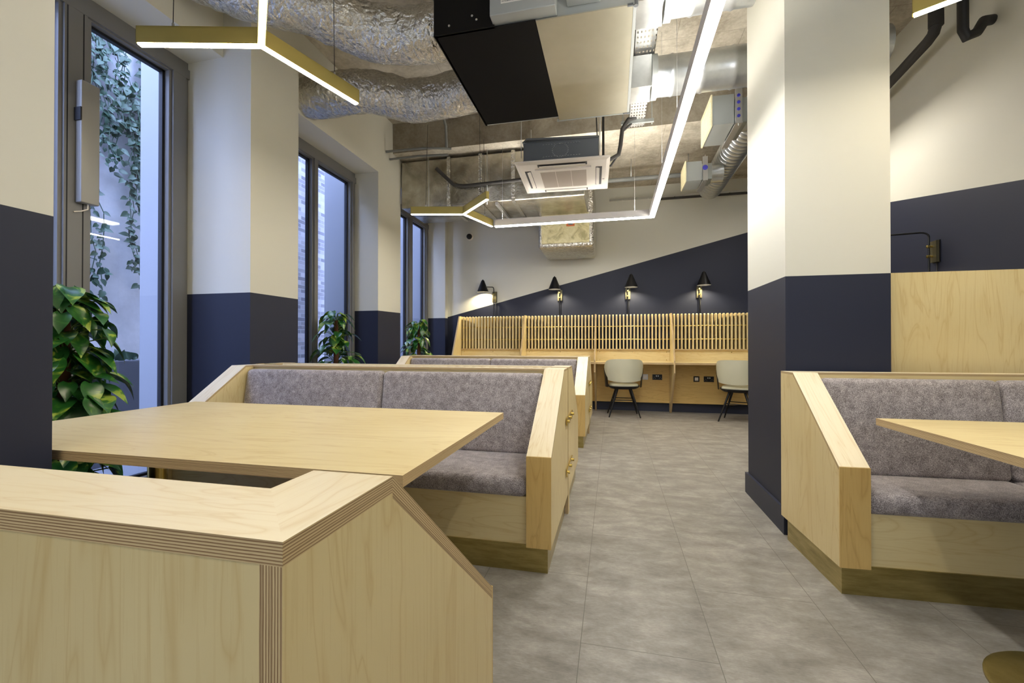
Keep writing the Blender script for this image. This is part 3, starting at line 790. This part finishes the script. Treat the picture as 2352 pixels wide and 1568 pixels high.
flex('second foil flexible duct entering the wall above the middle window', [(-1.18, 3.74, 3.39), (-1.5, 3.80, 3.37), (-1.85, 3.82, 3.39), (-2.15, 3.72, 3.44), (-2.45, 3.66, 3.45), (-2.89, 3.68, 3.46)], .185, 4)

def spiral(m, p0, p1, r, pitch=.09, rib=.007):
    p0, p1 = V(p0), V(p1); L = (p1 - p0).length; n_ = int(L / pitch); path = []; rs = []
    for i in range(n_):
        for u, q in ((0, 0), (.42, 0), (.5, rib), (.58, 0)): path.append(p0.lerp(p1, (i + u) / n_)); rs.append(r + q)
    path.append(p1); rs.append(r); m.tube(path, rs, 40)
for nm, y, z, x1 in (('silver spiral duct running right from the fan coil unit, nearest the camera', 2.88, 3.30, .84), ('silver spiral duct running right from the far side of the fan coil unit', 3.85, 3.325, 2.0)):
    t = thing('spiral_duct', nm, 'duct', (0, 0, 0))
    one('transition', 'galvanised', lambda m: m.prism([(.145, y - .12, z - .13), (.145, y + .13, z - .13), (.145, y + .13, z + .13), (.145, y - .12, z + .13)], (.17, 0, 0), 0, 0), parent=t)
    one('collar', 'galv_grey', lambda m: m.tube([(.315, y, z), (.36, y, z)], .172, 40), parent=t)
    one('duct_body', 'galvanised', lambda m: spiral(m, (.36, y, z), (x1, y, z), .155, .23), parent=t)
one('angled_duct', 'galvanised', lambda m: spiral(m, (.72, 2.80, 3.30), (1.22, 2.14, 3.42), .158, .2), 'angled silver duct above the pillar top', 'duct')
t = thing('supply_duct', 'long ribbed silver supply duct running to the far wall beside the pillar', 'duct', (1.40, 0, 3.38))
one('duct_body', 'galvanised', lambda m: spiral(m, (0, 4.25, 0), (0, 6.95, 0), .158, .085, .006), parent=t)
def grille(y0, y1, z0, z1, label, cols):
    b = thing('air_grille', label, 'grille', (.87, (y0 + y1) / 2, (z0 + z1) / 2), 0, 'square air grilles on the supply duct'); hy, hz = (y1 - y0) / 2, (z1 - z0) / 2
    one('face', 'foam_white', lambda m: (m.box(-.012, 0, -hy, hy, -hz, hz), [m.box(-.016, -.012, -hy + .02, hy - .02, -hz + .02 + k * .022, -hz + .028 + k * .022) for k in range(int((2 * hz - .04) / .022))]), parent=b)
    one('plenum', 'galv_grey', lambda m: (m.box(0, .18, -hy + .01, hy - .01, -hz + .01, hz - .01), m.box(.18, .30, -hy + .05, hy - .05, -hz + .03, hz - .03)), parent=b)
    def dm(m):
        m.box(.185, .24, -hy - .03, hy + .03, -hz - .012, -hz + .0); m.box(.185, .24, -hy - .02, -hy, -hz - .01, hz + .03); 
        for yy in (-hy - .015, hy + .015): m.tube([(.21, yy, -hz - .03), (.21, yy, hz + .05)], .005, 8)
    one('damper', 'silver', dm, parent=b)
    one('damper_plug', 'blue_plastic', lambda m: [m.lathe([(0, -.006), (.014 if cols > 1 else .03, -.005), (.014 if cols > 1 else .03, 0)], 16, 0, (.21, -hy - .02, -hz * .6 + k * .06 if cols > 1 else 0.02), 'y') for k in range(cols)], parent=b)
    one('neck', 'galvanised', lambda m: m.tube([(.30, 0, 0), (.44, 0, 0)], .11, 28), parent=b)
grille(4.20, 4.66, 3.03, 3.31, 'larger white faced air grille on the supply duct, nearer the camera', 4)
grille(5.63, 5.98, 3.05, 3.30, 'smaller white faced air grille on the supply duct, nearer the far wall', 1)

# perforated cable trays
def tray(label, x0, x1, y0, y1, z):
    m = MB()
    m.box(x0, x0 + .003, y0, y1, z, z + .05); m.box(x1 - .003, x1, y0, y1, z, z + .05)
    nx = 6; ny = int((y1 - y0) / .06); dx = (x1 - x0) / nx; dy = (y1 - y0) / ny
    for j in range(ny):
        ya = y0 + j * dy; m.face([(x0, ya, z), (x0, ya + dy * .6, z), (x1, ya + dy * .6, z), (x1, ya, z)])
        for i in range(nx + 1):
            a = x0 + max(0, (i - .5)) * dx + (.012 if i else 0); b = x0 + min(nx, i + .5) * dx - (.0 if i < nx else 0)
            if i: a = x0 + (i - .5) * dx + .010
            m.face([(a, ya + dy * .6, z), (a, ya + dy, z), (min(b, x1), ya + dy, z), (min(b, x1), ya + dy * .6, z)])
    return tag(m.build('cable_tray', 'silver'), label, 'cable tray')
tray('perforated metal cable tray beside the fan coil unit, passing over the far silver duct', .175, .34, 3.15, 5.03, 3.49)
one('tray_bracket', 'galv_grey', lambda m: (m.box(.09, .43, 4.86, 4.89, 3.455, 3.488), m.tube([(.11, 4.875, 3.43), (.11, 4.875, ZC - .01)], .005, 8), m.tube([(.41, 4.875, 3.43), (.41, 4.875, ZC - .01)], .005, 8)), 'threaded rod bracket carrying the perforated tray beside the cassette pipes', 'bracket')
t = thing('emergency_light', 'small white emergency light under the perforated cable tray', 'light', (.255, 4.34, 3.455))
one('body', 'white_plastic', lambda m: m.box(-.085, .085, -.10, .10, .008, .028), parent=t, bevel=.006)
one('lens', 'emergency_lens', lambda m: m.box(-.065, .065, -.08, .08, -.008, .012), parent=t, bevel=.006)
tray('long perforated cable tray crossing below the far ceiling', -.05, 2.3, 0, .1, 0).matrix_world = Matrix.Translation((0, 7.05, 3.36))

# cassette
t = thing('cassette_unit', 'white ceiling cassette air conditioner hanging below its grey body', 'air conditioner', (-.515, 4.79, 2.9))
t.rotation_euler = (0, 0, R(2.5))
one('body', 'unit_grey', lambda m: (m.box(-.40, .36, -.34, .36, .05, .27), m.box(-.41, .37, -.35, .37, .255, .272), m.box(-.405, .365, -.345, .365, .05, .075), m.prism([(-.36, -.4, .26), (-.40, -.34, .26), (-.40, .36, .26), (.36, .36, .26), (.36, -.34, .26)], (0, 0, .02), 0, 0)), parent=t)
def knock(m):
    for k in range(26):
        a = 2 * PI * k / 26; m.box(-.02 + .08 * math.cos(a) - .006, -.02 + .08 * math.cos(a) + .006, -.3445, -.34, .16 + .07 * math.sin(a) - .0015, .16 + .07 * math.sin(a) + .0015)
    for k in range(14):
        x = -.2 + .028 * k
        for z in (.10, .225): m.box(x, x + .018, -.3445, -.34, z, z + .003)
one('knockout_marks', 'silver', knock, parent=t)
def pan(m):
    o = [(-.475, -.45), (.475, -.45), (.475, .45), (-.475, .45)]; i_ = [(-.44, -.415), (.44, -.415), (.44, .415), (-.44, .415)]
    m.prism([(x, y, 0) for x, y in i_], (0, 0, .02), 0, 0)
    for k in range(4):
        l = (k + 1) % 4; m.face([(o[k][0], o[k][1], .012), (i_[k][0], i_[k][1], .0), (i_[l][0], i_[l][1], .0), (o[l][0], o[l][1], .012)])
    m.prism([(x, y, .012) for x, y in o], (0, 0, .014), 0, 0)
one('panel', 'white_plastic', pan, parent=t)
one('return_grille', 'grille_mesh', lambda m: (m.box(-.24, .24, -.23, .23, -.012, .0)), parent=t)
one('grille_frame', 'white_plastic', lambda m: (m.box(-.29, .29, -.285, -.23, -.014, .0), m.box(-.29, .29, .23, .285, -.014, .0), m.box(-.29, -.24, -.23, .23, -.014, .0), m.box(.24, .29, -.23, .23, -.014, .0), m.box(-.083, -.079, -.23, .23, -.014, -.011), m.box(.079, .083, -.23, .23, -.014, -.011)), parent=t)
for a in range(4):
    def sl(m):
        c, s = math.cos(a * PI / 2), math.sin(a * PI / 2); T = lambda x, y, z: (x * c - y * s, x * s + y * c, z)
        m.prism([T(-.25, -.40, -.002), T(.25, -.40, -.002), T(.25, -.335, -.002), T(-.25, -.335, -.002)], (0, 0, .004), 0, 0)
    s_ = one('air_slot', 'gasket', sl, parent=t)
    def vn(m):
        c, s = math.cos(a * PI / 2), math.sin(a * PI / 2); T = lambda x, y, z: (x * c - y * s, x * s + y * c, z)
        m.prism([T(-.235, -.375, -.012), T(.235, -.375, -.012), T(.235, -.34, -.004), T(-.235, -.34, -.004)], (0, 0, .005), 0, 0)
    one('vane', 'white_plastic', vn, parent=s_)
for hx_, hy_ in ((-.42, -.36), (.38, -.36), (-.42, .38), (.38, .38)):
    one('hanger_rod', 'silver', lambda m: m.tube([(hx_, hy_, .1), (hx_, hy_, 1.15 if hy_ < 0 else .75)], .004, 8), parent=t)
one('refrigerant_pipe', 'rubber', lambda m: (m.tube([(.36, .0, .16), (.50, .0, .17), (.58, .02, .22), (.60, .03, .32), (.62, .04, .5), (.68, .0, .58), (.76, -.0, .6)], .022, 12), m.tube([(.36, .08, .12), (.5, .08, .13), (.6, .09, .28), (.63, .09, .5), (.72, .05, .56)], .012, 10)), parent=t)
one('valve_wrap', 'foam_white', lambda m: m.tube([(.37, 0, .16), (.45, 0, .165)], .045, 14), parent=t)
one('drain_pipe', 'black', lambda m: (m.tube([(.42, .10, .0), (.42, .10, .75)], .013, 10), m.tube([(.36, -.3, .1), (.34, -.33, .5), (.35, -.34, 1.1)], .006, 8)), parent=t)

# lagged rectangular duct
t = thing('lagged_duct', 'foil-wrapped rectangular duct crossing below the far ceiling from the left wall', 'duct', (0, 0, 0))
one('main_run', 'foil_flat', lambda m: m.box(-2.88, -.34, 5.6, 6.38, 2.97, 3.62), parent=t, bevel=.02)
one('drop_section', 'foil', lambda m: m.box(-1.08, -.27, 6.42, 7.38, 2.50, 3.45), parent=t, bevel=.04)
one('patch', 'foil_yellow', lambda m: m.box(-1.03, -.33, 6.40, 6.43, 2.56, 2.99), parent=t, bevel=.012, label='yellowed insulation face')
one('sticker', 'orange', lambda m: m.box(-.66, -.54, 6.396, 6.402, 2.80, 2.88), parent=t, label='small orange label')
one('sticker_print', 'pipe_grey', lambda m: m.box(-.635, -.565, 6.394, 6.3965, 2.82, 2.86), parent=t)
def bands(m):
    for x in (-2.2, -1.75, -1.3): m.box(x, x + .05, 5.59, 6.39, 2.962, 3.63)
one('foil_tape', 'foil', bands, parent=t)
one('unistrut', 'silver', lambda m: m.box(-1.52, -1.48, 5.6, 6.5, 2.93, 2.965), parent=t)
for hx_ in (-2.45, -1.62): one('hanger_rod', 'silver', lambda m: m.tube([(hx_, 5.56, 2.93), (hx_, 5.56, 3.66)], .005, 8), parent=t)
# pipes
one('waste_pipe', 'rubber', lambda m: m.tube([(-2.3, 5.46, 3.43), (-2.08, 5.55, 3.22), (-1.95, 5.56, 3.2), (-1.0, 5.56, 3.22), (-.85, 5.5, 3.22)], .024, 12), 'dark grey waste pipe bending in front of the foil-wrapped duct', 'pipe')
one('conduit', 'pipe_grey', lambda m: (m.tube([(-2.89, 5.2, 3.6), (-2.4, 5.25, 3.62), (-2.2, 5.3, 3.62), (-2.05, 5.37, 3.63)], .016, 10), m.tube([(-2.1, 5.33, 3.63), (-2.1, 5.3, 3.9), (-2.12, 5.2, 4.05)], .018, 10), m.tube([(-2.89, 5.3, 3.54), (-2.5, 5.33, 3.56), (-2.1, 5.38, 3.56)], .014, 10)), 'bundle of grey conduits leaving the left wall under the concrete beam', 'conduit')
one('conduit', 'pipe_grey', lambda m: m.tube([(-1.5, 3.35, 4.0), (-1.43, 3.6, 4.0), (-1.1, 4.6, 4.0)], .014, 8), 'thin grey conduit on the ceiling between the foil ducts', 'conduit')
t = thing('steel_pipe', 'horizontal grey pipe right of the white cassette unit', 'pipe', (.55, 6.3, 3.38))
one('pipe_run', 'pipe_grey', lambda m: m.tube([(-.65, 0, 0), (.68, 0, 0)], .03, 14), parent=t)
for hx_ in (-.3, .45): one('hanger', 'silver', lambda m: m.tube([(hx_, 0, .028), (hx_, 0, .285)], .006, 8), parent=t)
one('sprinkler_pipe', 'rubber', lambda m: m.tube([(.7, 7.2, 3.36), (XR, 7.2, 3.36)], .022, 12), 'dark pipe along the top of the far wall', 'pipe')
one('conduit', 'galv_grey', lambda m: m.tube([(.38, 3.35, 4.0), (2.66, 3.35, 4.0)], .03, 12), 'galvanised conduit on the ceiling between the two silver ducts', 'conduit')
one('drain_pipe', 'rubber', lambda m: (m.tube([(2.5, 4.12, 4.05), (2.5, 4.12, 3.61), (2.5, 4.15, 3.56), (2.5, 4.22, 3.54), (2.5, 5.6, 3.42)], .04, 16), m.tube([(2.5, 4.12, 3.72), (2.5, 4.12, 3.60)], .048, 16)), 'dark grey drain pipe bending along the right wall', 'pipe')
one('insulated_pipe', 'black', lambda m: (m.tube([(2.45, 3.77, 4.05), (2.45, 3.77, 3.33), (2.47, 3.77, 3.28), (2.54, 3.78, 3.31), (2.60, 3.81, 3.40), (2.67, 3.84, 3.42)], [.032, .032, .036, .034, .036, .034], 14),), 'black lagged pipe turning into the right wall at top right', 'pipe')

t = thing('security_camera', 'small dark dome security camera on the upper far wall', 'camera', (-2.48, YF, 2.99))
one('housing', 'white_plastic', lambda m: m.lathe([(.065, 0), (.062, -.02), (.05, -.03)], 24, 0, (0, 0, 0), 'y'), parent=t)
one('dome', 'black', lambda m: m.lathe([(.05, -.028), (.046, -.055), (.03, -.075), (0, -.082)], 24, 0, (0, 0, 0), 'y'), parent=t)
